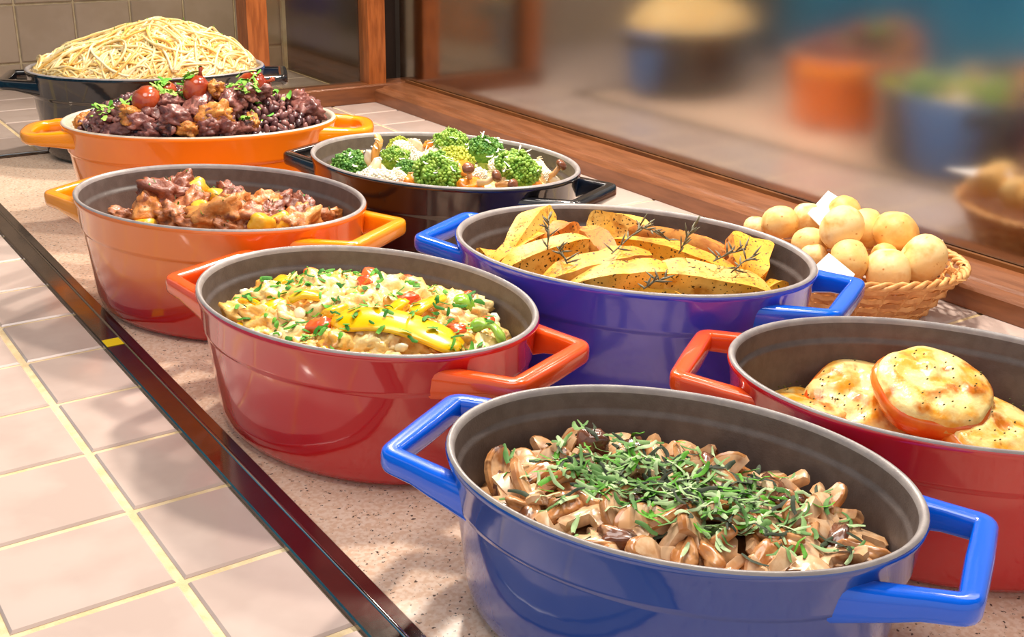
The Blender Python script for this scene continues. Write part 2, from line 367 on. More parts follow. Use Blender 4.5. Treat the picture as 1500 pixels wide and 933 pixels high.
pot('beef', 'oval_pot', 'orange oval pot fading to red at its foot, holding braised meat', E_om, E_orh, M['liner'], M['rim'])
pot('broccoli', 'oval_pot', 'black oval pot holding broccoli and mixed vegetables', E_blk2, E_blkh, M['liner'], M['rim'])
pot('chicken', 'oval_pot', 'red oval pot holding chicken with yellow pepper strips', E_red, E_redh, M['liner'], M['rim'])
pot('potato', 'oval_pot', 'violet-blue oval pot holding roasted potato wedges', E_ind, E_blueh, M['liner'], M['rim'])
pot('mushroom', 'oval_pot', 'front blue oval pot holding creamy mushrooms under shredded herbs', E_blue, E_blueh, M['liner'], M['rim'])
pot('tomato', 'oval_pot', 'red oval pot cut by the right edge, holding cheese-topped tomatoes', E_red, E_redh, M['liner'], M['rim'])
# ------------------------------------------------------------------ food surface helpers
def height(key, u, v):
    _, _, _, a, b, H, z0, hm = POT[key]
    q = max(0, 1-(u/(.93*a))**2-(v/(.93*b))**2)
    if key == 'pasta': return z0 + hm*q**.58*(1+.26*u/a+.10*math.sin(u*26+1)+.05*math.sin(v*40)) + .006*noise.noise(Vector((u*22, v*22, 5)))
    return z0 + hm*q**.8 + .004*noise.noise(Vector((u*28, v*28, len(key))))
def to_world(key, u, v, z):
    x, y, th, *_ = POT[key]; c, s = math.cos(th), math.sin(th); return Vector((x+c*u-s*v, y+s*u+c*v, z+.001))
def to_local(key, P):
    x, y, th, *_ = POT[key]; c, s = math.cos(th), math.sin(th); dx, dy = P.x-x, P.y-y; return dx*c+dy*s, -dx*s+dy*c
def sight(px, py): return (fw + r2*((px-750)/FPX) - u2*((py-466.5)/FPX))
def spot(key, px, py, dz=0):
    """where the photograph's sight line meets the food surface (raised by dz) in a pot"""
    d = sight(px, py); z0 = POT[key][6]; a, b = POT[key][3:5]
    zt = POT[key][6]+POT[key][7]+dz+.02; t = (zt-CH)/d.z; P = Vector((0, 0, CH))+d*t; st = .0015
    for _ in range(400):
        u, v = to_local(key, P)
        if P.z <= height(key, u, v)+dz: break
        P = P + d.normalized()*st
    return P
def inside(key, P, m=.90):
    u, v = to_local(key, P); a, b = POT[key][3:5]; q = math.sqrt((u/(a*m))**2+(v/(b*m))**2)
    if q > 1: P = to_world(key, u/q, v/q, P.z-.001)
    return P
def mound(key, name, label, mt, cat, drop=.004, amp=.003, fr=70):
    x, y, th, a, b, H, z0, hm = POT[key]; v = []; f = []; nr, na = 26, 96
    wall = .90+.03*min(1, z0/(.82*H)) - .004
    for i in range(nr+1):
        s = wall*i/nr
        for j in range(na):
            t = 2*math.pi*j/na; uu, vv = a*s*math.cos(t), b*s*math.sin(t)
            v.append((uu, vv, height(key, uu, vv)-drop+amp*noise.noise(Vector((uu*fr, vv*fr, 3.3)))))
    for i in range(nr):
        for j in range(na):
            k = (j+1) % na; f.append((i*na+j, (i+1)*na+j, (i+1)*na+k, i*na+k))
    base = len(v)
    for j in range(na):
        t = 2*math.pi*j/na; v.append((a*.87*math.cos(t), b*.87*math.sin(t), .085*H+.001))
    for j in range(na): k = (j+1) % na; f.append((nr*na+j, base+j, base+k, nr*na+k))
    f.append(tuple(base+na-1-j for j in range(na)))
    o = obj(name, v, f, mt, None, True); o.location = (x, y, .001); o.rotation_euler = (0, 0, th)
    return tag(o, label, cat, kind='stuff')
rnd = random.Random(11)
def scatter(key, n, mind, m=.86, seed=1, cond=None):
    a, b = POT[key][3:5]; g = random.Random(seed); out = []; tries = 0
    while len(out) < n and tries < n*200:
        tries += 1; u, v = g.uniform(-a, a), g.uniform(-b, b)
        if (u/(a*m))**2+(v/(b*m))**2 > 1 or (cond and not cond(u, v)): continue
        if all((u-p)**2+(v-q)**2 > mind*mind for p, q in out): out.append((u, v))
    return out
def put(name, me, P, rot, label, cat, group=None, sc=(1, 1, 1)):
    o = inst(name, me, None, P, rot, sc); return tag(o, label, cat, group)
def rr(g, t=math.pi): return (g.uniform(-t, t), g.uniform(-t, t), g.uniform(-math.pi, math.pi))
# ------------------------------------------------------------------ leaf shreds and crumbs (uncountable garnish)
def top_at(x, y):
    """height of whatever lies topmost at x, y on the buffet, and its name"""
    ok, P, _, _, ob, _ = scn.ray_cast(DG, Vector((x, y, .6)), Vector((0, 0, -1)))
    return (P.z, ob.name) if ok else (None, '')
def garnish(key, name, label, cat, mats, n, seed, lenr, widr, cond=None, m=.78, lift=.001, curl=.5, pts=None):
    """little leaf ribbons draped over the food they fall on"""
    global DG
    bpy.context.view_layer.update(); DG = bpy.context.evaluated_depsgraph_get()
    g = random.Random(seed); mb = MB(); P0 = pts or scatter(key, n, .0005, m, seed, cond); x, y, th = POT[key][:3]
    for u, v in P0:
        l = g.uniform(*lenr); wd = g.uniform(*widr); d = g.uniform(0, 6.28); k = 5; vs = []; cu = g.uniform(-curl, curl)*2.5; tw = g.uniform(-.7, .7); up_ = g.random()**2*.006
        Q = [Vector((u, v, 0))]
        for i in range(k-1): d += cu/k; Q.append(Q[-1]+Vector((math.cos(d), math.sin(d), 0))*(l/(k-1)))
        zs = []; bad = False
        for q in Q:
            W_ = to_world(key, q.x, q.y, 0); z, nm = top_at(W_.x, W_.y)
            if z is None or nm.split('.')[0] in ('interior', 'rim', 'body', 'handle'): bad = True; break
            zs.append(z-.001)
        if bad: continue
        lo_ = max(zs)-.006; zs = [max(z, lo_) for z in zs]
        for i, q in enumerate(Q):
            t = i/(k-1); wv = wd*(.35+.65*math.sin(math.pi*(.12+.76*t))); dd = (Q[min(i+1, k-1)]-Q[max(i-1, 0)]).normalized()
            sd = Vector((-dd.y*math.cos(tw), dd.x*math.cos(tw), math.sin(tw))); p = Vector((q.x, q.y, (zs[i]+sum(zs)/k)/2+lift+wd*.5*abs(math.sin(tw))+up_*t))
            vs += [p-sd*wv/2, p+Vector((0, 0, wd*.2)), p+sd*wv/2]
        f = []
        for i in range(k-1):
            for j in range(2): q = i*3+j; f.append((q, q+1, q+4, q+3))
        mb.add(vs, f, g.randrange(len(mats)))
    o = mb.obj(name, None, None, True, mats); o.location = (x, y, .001); o.rotation_euler = (0, 0, th)
    return tag(o, label, cat, kind='stuff')
HERB = [mat('herb_green', '#4a8a22', '#63a832', 80, rough=.6, spec=.2), mat('herb_dark', '#2c6a1c', '#3f8426', 80, rough=.6, spec=.2), mat('herb_pale', '#86bb48', '#a0cc60', 80, rough=.6, spec=.2)]
HERB_D = [mat('basil_green', '#6a9050', '#8cae70', 80, rough=.65, spec=.2), mat('basil_mid', '#4d7a3c', '#688f50', 80, rough=.65, spec=.2), mat('basil_pale', '#9ab882', '#b4c99c', 80, rough=.65, spec=.2), HERB[0], mat('basil_black', '#2c3628', '#3e4a36', 80, rough=.65, spec=.2)]
# ------------------------------------------------------------------ mushroom stew
SAUCE = mat('mushroom_cream_sauce', '#a06c42', '#d8a878', 60, rough=.22, bump=.4, bscale=120, coat=.4)
mound('mushroom', 'mushroom_sauce', 'creamy brown sauce around the mushrooms in the front blue pot', SAUCE, 'sauce', drop=.009)
MUSH = [mat('mushroom_flesh', '#d8a676', '#ecc8a0', 90, rough=.25, coat=.4, c3='#8a5327', s3=45, lo3=.55, hi3=.7), mat('mushroom_brown', '#b0713c', '#cf9762', 90, rough=.25, coat=.4, c3='#5d3219', s3=45), mat('mushroom_dark', '#4a2c22', '#7a4a34', 70, rough=.22, coat=.5, c3='#c08a60', s3=60)]
def mush_slice(seed, s=.030):
    """sliced mushroom: domed cap and stem in outline, 5-7 mm thick, slightly bent"""
    g = random.Random(seed); pr = []
    for t in [math.pi*i/10 for i in range(11)]: pr.append((math.cos(t)*.5*s, math.sin(t)*.42*s))
    st = g.uniform(.12, .17)*s; ln = g.uniform(.35, .55)*s
    pr += [(-.46*s, -.08*s), (-.3*s, -.05*s), (-st, -.03*s), (-st*.9, -ln*.6), (-st*1.1, -ln), (0, -ln*1.06), (st*1.1, -ln), (st*.9, -ln*.6), (st, -.03*s), (.3*s, -.05*s), (.46*s, -.08*s)]
    n = len(pr); h = g.uniform(.0022, .0034); v = []; bend = g.uniform(-.25, .25)/s
    for k, (zz, sc) in enumerate(((-h, .9), (-h*.5, 1), (h*.5, 1), (h, .9))):
        for x, y in pr: v.append((x*sc, y*sc, zz+bend*x*x*2+.0012*noise.noise(Vector((x*200, y*200, seed)))))
    f = []; m = []
    for k in range(3):
        for i in range(n): j = (i+1) % n; f.append((k*n+i, k*n+j, (k+1)*n+j, (k+1)*n+i)); m.append(1 if i < 11 else 0)
    c0 = len(v); v.append((0, .1*s, -h)); v.append((0, .1*s, h+.0004))
    for i in range(n): j = (i+1) % n; f.append((j, i, c0)); m.append(0); f.append((3*n+i, 3*n+j, c0+1)); m.append(0)
    return v, f, m
ms = []
for s in range(6):
    v, f, m = mush_slice(s, .034+.004*(s % 4)); ms.append(mesh_of('mushroom_slice', v, f, None, mats=[MUSH[0], MUSH[1]], fm=m, sharp=50))
mc = [mesh_of('meat_strip', *blob(30+s, (.017, .008, .006), .45, 1.6, 3, .3, .1), MUSH[1+(s % 2)]) for s in range(4)]
g = random.Random(5)
for i, (u, v) in enumerate(scatter('mushroom', 118, .0135, .78, 3)):
    P = to_world('mushroom', u, v, height('mushroom', u, v)+g.uniform(-.001, .006))
    edge = (u/.159)**2+(v/.115)**2
    if i % 3 != 2: put('mushroom_slice', ms[i % 6], P, (g.uniform(-.9, .9), g.uniform(-.9, .9), g.uniform(-3.1, 3.1)), 'glossy brown mushroom slice in the creamy stew of the front blue pot', 'mushroom', 'mushroom slices in the front blue pot', (1, 1, 1.2))
    else: put('meat_strip', mc[i % 4], P, (g.uniform(-.5, .5), g.uniform(-.5, .5), g.uniform(-3.1, 3.1)), 'dark browned strip lying among mushrooms in the front blue pot', 'meat', 'browned strips in the front blue pot')
P = spot('mushroom', 868, 650, .012)
put('dark_mushroom', mesh_of('dark_mushroom', *blob(77, (.010, .013, .011), .3, 1.8, 3), MUSH[2]), P, (.3, .2, .5), 'dark purplish mushroom cap standing highest at back of front blue pot', 'mushroom')
cu, cv = to_local('mushroom', spot('mushroom', 985, 735))
gp = []
g = random.Random(8)
while len(gp) < 620:
    u, v = g.gauss(cu, .050), g.gauss(cv, .026)
    if (u/.13)**2+(v/.092)**2 < 1: gp.append((u, v))
garnish('mushroom', 'shredded_herbs', 'heap of shredded green herbs strewn over the mushrooms', 'herbs', HERB_D, 0, 9, (.010, .022), (.0020, .0042), pts=gp, curl=.8)
# ------------------------------------------------------------------ gratin tomatoes
TOM = mat('roast_tomato', '#e85f20', '#f48a34', 40, rough=.25, coat=.5, bump=.2, bscale=60)
CHE = mat('melted_cheese', '#fbdf94', '#f4a832', 42, rough=.32, bump=.7, bscale=90, coat=.25, lo=.44, hi=.60, c3='#c87016', s3=45, lo3=.53, hi3=.66)
OREG = mat('dried_oregano', '#5a5a20', '#3c4018', 90, rough=.8)
mound('tomato', 'tomato_juice', 'thin orange juice at the bottom of right-hand red pot', mat('tomato_juice', '#c05a22', '#d98038', 40, rough=.15), 'sauce')
def tomato(label, px, py, dz, rad, tilt, seed):
    P = spot('tomato', px, py, dz); e = empty('gratin_tomato', P); e.rotation_euler = tilt; tag(e, label, 'tomato', 'cheese-topped tomatoes in the red pot')
    n = 40; pr = [(.35, -.027), (.68, -.024), (.90, -.014), (1.0, -.002), (.97, .004), (.90, .006)]
    v = []; f = []
    for s, z in pr:
        for i in range(n): t = 6.2832*i/n; k = 1+.035*math.sin(5*t+seed); v.append((rad*s*k*math.cos(t), rad*s*k*math.sin(t), z*rad/.05))
    for a in range(len(pr)-1):
        for i in range(n): j = (i+1) % n; f.append((a*n+i, a*n+j, (a+1)*n+j, (a+1)*n+i))
    f.append(tuple(range(n-1, -1, -1))); f.append(tuple(range((len(pr)-1)*n, len(pr)*n)))
    obj('flesh', v, f, TOM, e, True)
    v = []; f = []; nr = 16; n = 56
    for r_ in range(nr+1):
        s = r_/nr
        for i in range(n):
            t = 6.2832*i/n; k = 1+.03*math.sin(5*t+seed)+.07*noise.noise(Vector((math.cos(t)*2, math.sin(t)*2, seed)))
            x, y = rad*.98*s*k*math.cos(t), rad*.98*s*k*math.sin(t)
            z = .006*rad/.05+.0085*(1-s**4)+.0045*noise.noise(Vector((x*70, y*70, seed)))*(1-s**3) - (.007 if r_ == nr else 0)
            v.append((x, y, z))
    for a in range(nr):
        for i in range(n): j = (i+1) % n; f.append((a*n+i, (a+1)*n+i, (a+1)*n+j, a*n+j))
    obj('melted_cheese', v, f, CHE, e, True)
    mb = MB(); g = random.Random(seed)
    for _ in range(26):
        t = g.uniform(0, 6.28); s = math.sqrt(g.random())*.82*rad; vs, fs = ico(1); c = Vector((s*math.cos(t), s*math.sin(t), .0155+.002*g.random()))
        mb.add([c+Vector((q.x*.0013, q.y*.0007, q.z*.0007)) for q in vs], fs)
    o = mb.obj('dried_herbs', OREG, e); o['kind'] = 'stuff'
tomato('cheese-topped tomato half peeking out at left of red pot', 1172, 604, .020, .042, (R(-6), R(2), 0), 1)
tomato('cheese-topped tomato half leaning left under the top one', 1262, 590, .030, .047, (R(20), R(-14), 0), 2)
tomato('cheese-topped tomato half lowest right, cut by the photo edge', 1452, 634, .028, .048, (R(16), R(2), 0), 3)
tomato('cheese-topped tomato half lying on top of the other tomatoes', 1366, 572, .052, .049, (R(17), R(-9), 0), 4)
# ------------------------------------------------------------------ chicken with peppers
CHK = [mat('pale_chicken', '#f0c878', '#f8e0a2', 70, rough=.35, coat=.25, bump=.5, bscale=140, c3='#d99b58', s3=50, lo3=.55, hi3=.7), mat('golden_chicken', '#e8a640', '#f5cb74', 70, rough=.35, coat=.25, bump=.5, bscale=140, c3='#c9772f', s3=50)]
YEL = mat('yellow_pepper', '#f0b400', '#f6c81e', 30, rough=.22, coat=.4); REDP = mat('red_tomato_piece', '#d9431d', '#e86a32', 50, rough=.22, coat=.4); GRNP = mat('green_pepper', '#7fb52a', '#a5d050', 40, rough=.2, coat=.5)
ONI = mat('onion_bits', '#f3e4b8', '#f8eed2', 60, rough=.3, coat=.3)
mound('chicken', 'chicken_sauce', 'yellow creamy sauce around chicken pieces in the red pot', mat('yellow_sauce', '#e6b048', '#f4d27c', 60, rough=.35, bump=.8, bscale=110), 'sauce', drop=-.002, amp=.006)
ck = [mesh_of('chicken_piece', *blob(50+s, (.024, .018, .014), .5, 1.8, 4, .15, .26, 5), CHK[s % 2]) for s in range(6)]
g = random.Random(21)
for i, (u, v) in enumerate(scatter('chicken', 72, .0165, .75, 6)):
    P = to_world('chicken', u, v, height('chicken', u, v)+g.uniform(-.002, .006))
    put('chicken_piece', ck[i % 6], inside('chicken', P, .72), (g.uniform(-.5, .5), g.uniform(-.5, .5), g.uniform(-3, 3)), 'pale shredded chicken piece in the red pot with peppers', 'chicken', 'chicken pieces in the red pot', [g.uniform(.75, 1.2)]*3)
on = mesh_of('onion_piece', *blob(61, (.007, .005, .004), .3, 2, 2), ONI)
rp = mesh_of('tomato_piece', *blob(62, (.012, .008, .006), .3, 2, 3, .4), REDP)
yp = mesh_of('pepper_piece', *blob(63, (.014, .008, .005), .25, 2, 3, .6), YEL)
for i, (u, v) in enumerate(scatter('chicken', 34, .026, .84, 16)):
    P = to_world('chicken', u, v, height('chicken', u, v)+.015); q = i % 4
    if q in (0, 2): put('onion_piece', on, P, rr(g, .6), 'small white onion piece among the chicken in the red pot', 'onion', 'onion pieces in the red pot')
    elif q == 1: put('tomato_piece', rp, P, rr(g, .5), 'red tomato piece among the chicken in the red pot', 'tomato', 'tomato pieces in the red pot')
    else: put('pepper_piece', yp, P, rr(g, .5), 'small yellow pepper piece among the chicken in the red pot', 'pepper', 'yellow pepper pieces in the red pot')
def strip(name, pts, wd, th, mt, label, cat, group=None, up=(0, 0, 1)):
    """curved strip with thickness through points"""
    pts = [Vector(q) for q in pts]; up = Vector(up); k = len(pts); v = []; f = []
    for i, p in enumerate(pts):
        t = (pts[min(i+1, k-1)]-pts[max(i-1, 0)]).normalized(); sd = t.cross(up).normalized(); n_ = sd.cross(t)
        e = math.sin(math.pi*min(1, (i+.6)/2.2)/2)*math.sin(math.pi*min(1, (k-i-.4)/2.2)/2); a, b = wd/2*max(.3, e), th/2
        for x, z in ((a, 0), (a*.8, b), (0, b*1.25), (-a*.8, b), (-a, 0), (-a*.8, -b), (a*.8, -b)): v.append(p+sd*x+n_*z)
    for i in range(k-1):
        for j in range(7): q = i*7+j; w_ = i*7+(j+1) % 7; f.append((q, w_, w_+7, q+7))
    f.append(tuple(range(6, -1, -1))); f.append(tuple(range((k-1)*7, k*7)))
    c = sum(pts, Vector())/k; o = obj(name, [q-c for q in v], f, mt, None, True); o.location = c; return tag(o, label, cat, group)
def path(key, pxs, dz, n=12):
    P = [spot(key, x, y, d) for (x, y), d in zip(pxs, dz)]; out = []
    for i in range(n):
        t = i/(n-1)*(len(P)-1); k = min(int(t), len(P)-2); q = t-k
        p0 = P[max(k-1, 0)]; p1 = P[k]; p2 = P[k+1]; p3 = P[min(k+2, len(P)-1)]
        out.append(.5*((2*p1)+(p2-p0)*q+(2*p0-5*p1+4*p2-p3)*q*q+(3*p1-p0-3*p2+p3)*q**3))
    return out
strip('pepper_strip', path('chicken', [(488, 470), (560, 468), (620, 484), (676, 510)], [.019, .024, .022, .017]), .036, .005, YEL, 'long yellow pepper strip across the middle of the red pot', 'pepper', up=(.35, -.6, .75))
strip('pepper_strip', path('chicken', [(424, 440), (445, 431), (470, 436)], [.022, .026, .022]), .014, .005, YEL, 'short yellow pepper strip at the back of the red pot', 'pepper')
strip('pepper_strip', path('chicken', [(385, 466), (395, 450), (412, 440)], [.020, .024, .020]), .013, .005, YEL, 'short yellow pepper strip at the left in the red pot', 'pepper')
strip('pepper_strip', path('chicken', [(605, 460), (622, 446), (650, 436)], [.022, .026, .022]), .014, .005, YEL, 'short yellow pepper strip at the right back of red pot', 'pepper')
strip('green_pepper_ring', path('chicken', [(690, 482), (705, 474), (722, 478), (734, 494), (738, 508)], [.022, .028, .030, .026, .014]), .012, .005, GRNP, 'green pepper ring slice at the right front of the red pot', 'pepper', up=(.5, -.7, .4))
strip('green_pepper_ring', path('chicken', [(666, 440), (680, 440), (692, 450)], [.022, .026, .020]), .014, .005, GRNP, 'green pepper slice at the right back of the red pot', 'pepper', up=(.3, -.6, .6))
garnish('chicken', 'chopped_parsley', 'chopped parsley sprinkled over the chicken in the red pot', 'herbs', HERB[:2], 210, 13, (.006, .012), (.0025, .0055))
# ------------------------------------------------------------------ roasted potato wedges
FLE = mat('roasted_potato_flesh', '#e09014', '#ecaa30', 26, rough=.5, coat=0, spec=.3, bump=.3, bscale=120, c3='#b06a18', s3=55, lo3=.56, hi3=.70, c4='#4a3410', s4=330, lo4=.64, hi4=.67)
FLE2 = mat('pale_potato_flesh', '#e4a432', '#efc062', 26, rough=.5, coat=0, spec=.3, bump=.4, bscale=120, c3='#bc7a22', s3=55, lo3=.56, hi3=.70, c4='#4a3410', s4=330, lo4=.64, hi4=.67)
FLO = mat('orange_potato_flesh', '#cf7020', '#e09238', 26, rough=.5, coat=0, spec=.3, bump=.3, bscale=120, c3='#8a4a14', s3=55, lo3=.56, hi3=.70, c4='#4a3410', s4=330, lo4=.64, hi4=.67)
SKN = mat('potato_skin', '#b8702a', '#d99a48', 40, rough=.45, bump=.4, bscale=120, c3='#6d3c14', s3=120)
mound('potato', 'potato_oil', 'oily juices and crumbs under the potato wedges', mat('oily_crumbs', '#9a6520', '#c08a34', 60, rough=.3, bump=.5), 'oil', drop=.022)
def wedge_mesh(L, wd, seed, bend, fl):
    n = 16; arc = 7; v = []; f = []; m = []
    for i in range(n+1):
        t = -1+2*i/n; r = wd*.56*max(.08, (1-abs(t)**3.2))**.55*(1+.08*math.sin(t*5+seed)); x = t*L/2; zc = -bend*t*t
        k = 1+.10*noise.noise(Vector((t*2, seed, 0)))
        sec = [(0, .78*r)]+[(.42*r, .30*r)] + [(1.02*r*math.cos(a), .72*r*math.sin(a)-.10*r) for a in [R(0-180*j/(arc-1)) for j in range(arc)]] + [(-.42*r, .30*r)]
        for y, z in sec: v.append((x, y*k, z*k+zc+.0022*noise.noise(Vector((x*70, y*70, seed)))))
    s = arc+3
    for i in range(n):
        for j in range(s):
            k = (j+1) % s; f.append((i*s+j, (i+1)*s+j, (i+1)*s+k, i*s+k)); m.append(1 if 2 <= j < 1+arc else 0)
    f.append(tuple(range(s))); m.append(1); f.append(tuple(range(n*s+s-1, n*s-1, -1))); m.append(1)
    return mesh_of('potato_wedge', v, f, None, mats=[fl, SKN], fm=m, sharp=42)
def wedge(label, p1, p2, wd, d1, d2, roll, seed, fl=FLE, bend=.004):
    A, B = inside('potato', spot('potato', *p1, d1), .88), inside('potato', spot('potato', *p2, d2), .88); D = B-A; L = D.length
    X = D.normalized(); Y = Vector((0, 0, 1)).cross(X).normalized(); Z = X.cross(Y)
    mt = Matrix((X, Y, Z)).transposed().to_4x4() @ Matrix.Rotation(R(roll), 4, 'X'); mt.translation = (A+B)/2
    o = inst('potato_wedge', wedge_mesh(L, wd, seed, bend, fl)); o.matrix_world = mt; tag(o, label, 'potato wedge', 'roasted potato wedges')
cz = lambda x, y: (640+x/2.344, 280+y/2.344)
wedge('potato wedge standing tallest at the left back, pointing up', cz(255, 215), cz(392, 48), .034, .012, .040, 20, 1, FLE2)
wedge('narrow potato wedge just in front of the tall pointed one', cz(185, 262), cz(440, 120), .030, .004, .022, 40, 2)
wedge('curved pale potato wedge at the left front with browned end', cz(210, 285), cz(525, 165), .034, .008, .026, 45, 3, FLE2)
wedge('bright yellow smooth potato wedge slanting across the left front', cz(345, 305), cz(730, 205), .032, .012, .026, -30, 4)
wedge('stubby orange browned potato wedge nub at the left back', cz(370, 190), cz(490, 120), .036, .016, .026, 30, 5, FLO)
wedge('pale potato wedge highest at the back middle', cz(490, 58), cz(735, 145), .036, .022, .018, 25, 6, FLE2)
wedge('long orange-skinned potato wedge lying along the back right', cz(670, 130), cz(1045, 235), .036, .018, .014, -60, 7, FLO)
wedge('long yellow potato wedge running diagonally through the middle', cz(600, 165), cz(1080, 315), .036, .018, .014, 35, 8)
wedge('broad pale potato wedge nearest the front rim at left', cz(440, 330), cz(820, 285), .042, .010, .018, 50, 9, FLE2)
wedge('broad pale potato wedge nearest the front rim at right', cz(700, 290), cz(1150, 355), .042, .014, .010, 50, 10, FLE2)
wedge('potato wedge partly hidden at the very front rim', cz(620, 365), cz(860, 375), .030, .008, .008, 20, 11)
wedge('blunt square-cut potato wedge standing at the right end', cz(1075, 320), cz(1165, 170), .052, .004, .026, 55, 12, FLE, .0)
wedge('small potato piece tucked at the far left wall', cz(95, 205), cz(190, 245), .026, .004, .006, 30, 13)
wedge('small potato piece tucked at the right wall', cz(1130, 338), cz(1245, 325), .020, .004, .006, 30, 14)
wedge('orange potato wedge buried between the middle wedges', cz(500, 125), cz(620, 240), .034, .018, .014, -40, 15, FLO)
wedge('brown-edged potato wedge under the blunt standing one', cz(880, 240), cz(1110, 330), .034, .006, .004, 10, 16, FLO)
# rosemary sprigs
ROS = mat('roasted_rosemary', '#5b5138', '#7d7a62', 60, rough=.6)
def sprig(label, pa, pb, d1, d2, seed):
    A, B = spot('potato', *pa, d1), spot('potato', *pb, d2); g = random.Random(seed); e = empty('rosemary_sprig', A); tag(e, label, 'rosemary', 'rosemary sprigs on the potatoes')
    v, f = tube([Vector((0, 0, 0)), (B-A)*.5+Vector((0, 0, .002)), B-A], .0008, 5); obj('stem', v, f, ROS, e, True)
    mb = MB()
    for i in range(11):
        t = (i+.5)/11; c = (B-A)*t+Vector((0, 0, .002*math.sin(math.pi*t))); d = (Vector((g.uniform(-1, 1), g.uniform(-1, 1), g.uniform(-.2, .9))).normalized()+(B-A).normalized()*.8).normalized()*g.uniform(.009, .016)
        mb.add(*tube([c, c+d*.5, c+d], [.0006, .0011, .0003], 5))
    mb.obj('needles', ROS, e)
sprig('rosemary sprig upright against the tall left wedge', cz(380, 200), cz(385, 85), .026, .05, 1)
sprig('rosemary sprig lying on the pale curved left wedge', cz(412, 190), cz(448, 250), .034, .028, 2)
sprig('rosemary sprig spread over the middle wedges', cz(600, 215), cz(730, 110), .034, .036, 3)
sprig('rosemary sprig sticking up at the back right', cz(830, 215), cz(885, 120), .030, .055, 4)
sprig('rosemary sprig lying along the orange-skinned wedge', cz(690, 120), cz(800, 170), .040, .036, 5)
sprig('rosemary sprig beside the blunt right wedge', cz(950, 240), cz(1060, 200), .034, .034, 6)
sprig('rosemary sprig reaching behind the blunt right wedge', cz(1010, 280), cz(1085, 225), .026, .034, 7)
sprig('rosemary sprig on the front pale wedge', cz(710, 335), cz(785, 300), .034, .034, 8)
# ------------------------------------------------------------------ broccoli and vegetables
BRO = [mat('broccoli_green', '#5f8f22', '#98b944', 130, rough=.5, bump=.8, bscale=500), mat('broccoli_dark', '#3f7a26', '#6fa040', 130, rough=.5, bump=.8, bscale=500), mat('broccoli_yellowish', '#9aa822', '#c2c944', 130, rough=.5, bump=.8, bscale=500)]
BST = mat('broccoli_stem', '#b4c65c', '#cfd98a', 40, rough=.4); CAU = mat('cauliflower_white', '#f3ead2', '#fbf6e8', 90, rough=.5, bump=.7, bscale=400); CAR = mat('carrot_orange', '#ef8412', '#f79d2e', 40, rough=.25, coat=.4)
MSH = mat('small_mushroom', '#d9a06c', '#e8bf92', 60, rough=.35, coat=.3); MCP = mat('small_mushroom_cap', '#6d3a22', '#8f5634', 60, rough=.3, coat=.4); DRY = mat('golden_fried_leaf', '#c98a3a', '#e6bd78', 50, rough=.4, bump=.5)
mound('broccoli', 'vegetable_bed', 'pale bed of cooked vegetables under the broccoli', mat('vegetable_bed', '#e8d9a8', '#cfc46a', 70, rough=.4, bump=.6, c3='#e89a3c', s3=40), 'vegetables', drop=.008, amp=.006)
def crown_mesh(seed, r, mt, n=300):
    g = random.Random(seed); mb = MB()
    for i in range(n):
        k = (i+.5)/n; ph = math.acos(1-1.25*k); t = i*2.39996; d = Vector((math.sin(ph)*math.cos(t), math.sin(ph)*math.sin(t), math.cos(ph)*.8))
        c = d*r*g.uniform(.78, .92)*(1+.22*noise.noise(d*2.2+Vector((seed, 0, 0)))); s = r*g.uniform(.075, .115); v, f = blob(seed*50+i, (s, s, s), .3, 3, 1); mb.add([c+q for q in v], f)
    v, f = blob(seed, (r*.8, r*.8, r*.62), .1, 2, 2); mb.add(v, f)
    o = mb.obj('crown', mt); me = o.data; bpy.data.objects.remove(o); return me
def stem_mesh(seed, r, L, mt):
    mb = MB(); g = random.Random(seed); mb.add(*tube([(0, 0, -L), (0, 0, -L*.5), (0, 0, 0)], [r*.30, r*.28, r*.34], 10))
    for i in range(5):
        t = i*1.257+g.random(); mb.add(*tube([(0, 0, -L*.55), (r*.25*math.cos(t), r*.25*math.sin(t), -L*.2), (r*.6*math.cos(t), r*.6*math.sin(t), r*.1)], [r*.14, r*.15, r*.16], 7))
    o = mb.obj('stem', mt); me = o.data; bpy.data.objects.remove(o); return me
bcr = [crown_mesh(s+1, .0245, BRO[s]) for s in range(3)]; bst = stem_mesh(3, .0245, .03, BST); ccr = crown_mesh(9, .017, CAU, 160)
def floret(label, px, py, dz, sc, kind, tilt, cat='broccoli'):
    e = empty('broccoli_floret', inside('broccoli', spot('broccoli', px, py, dz), .93-.026*sc/.133)); e.rotation_euler = tilt; e.scale = (sc*1.1,)*3; tag(e, label, cat, 'broccoli florets')
    inst('crown', bcr[kind], e); inst('stem', bst, e)
floret('large bright green broccoli floret at the right of black pot', 758, 250, .020, 1.12, 0, (.35, .2, 0))
floret('dark green broccoli floret at the right back of black pot', 710, 223, .018, 1.0, 1, (.1, .3, 1))
floret('broccoli floret dusted with grated cheese at the back', 660, 213, .020, 1.0, 0, (.2, -.1, 2))
floret('yellowish broccoli floret in the middle of black pot', 668, 240, .014, .95, 2, (.5, 0, .5))
floret('broccoli floret with visible stem at the front middle', 640, 256, .016, 1.12, 0, (.8, -.2, 0))
floret('small broccoli floret at the left back', 566, 208, .012, .75, 2, (.2, -.3, 1))
floret('broccoli floret at the left front strewn with cheese', 515, 247, .006, 1.0, 1, (.4, -.3, 0))
floret('small broccoli floret behind the white cauliflower at the left', 580, 236, .010, .85, 0, (.4, .1, 2))
floret('small dark broccoli floret between cauliflower and middle florets', 600, 252, .006, .7, 1, (.4, .1, 1))
def simple(name, me, key, px, py, dz, rot, label, cat, group=None, sc=1): return put(name, me, inside(key, spot(key, px, py, dz), .93-.017*sc/POT[key][4]), rot, label, cat, group, (sc,)*3)
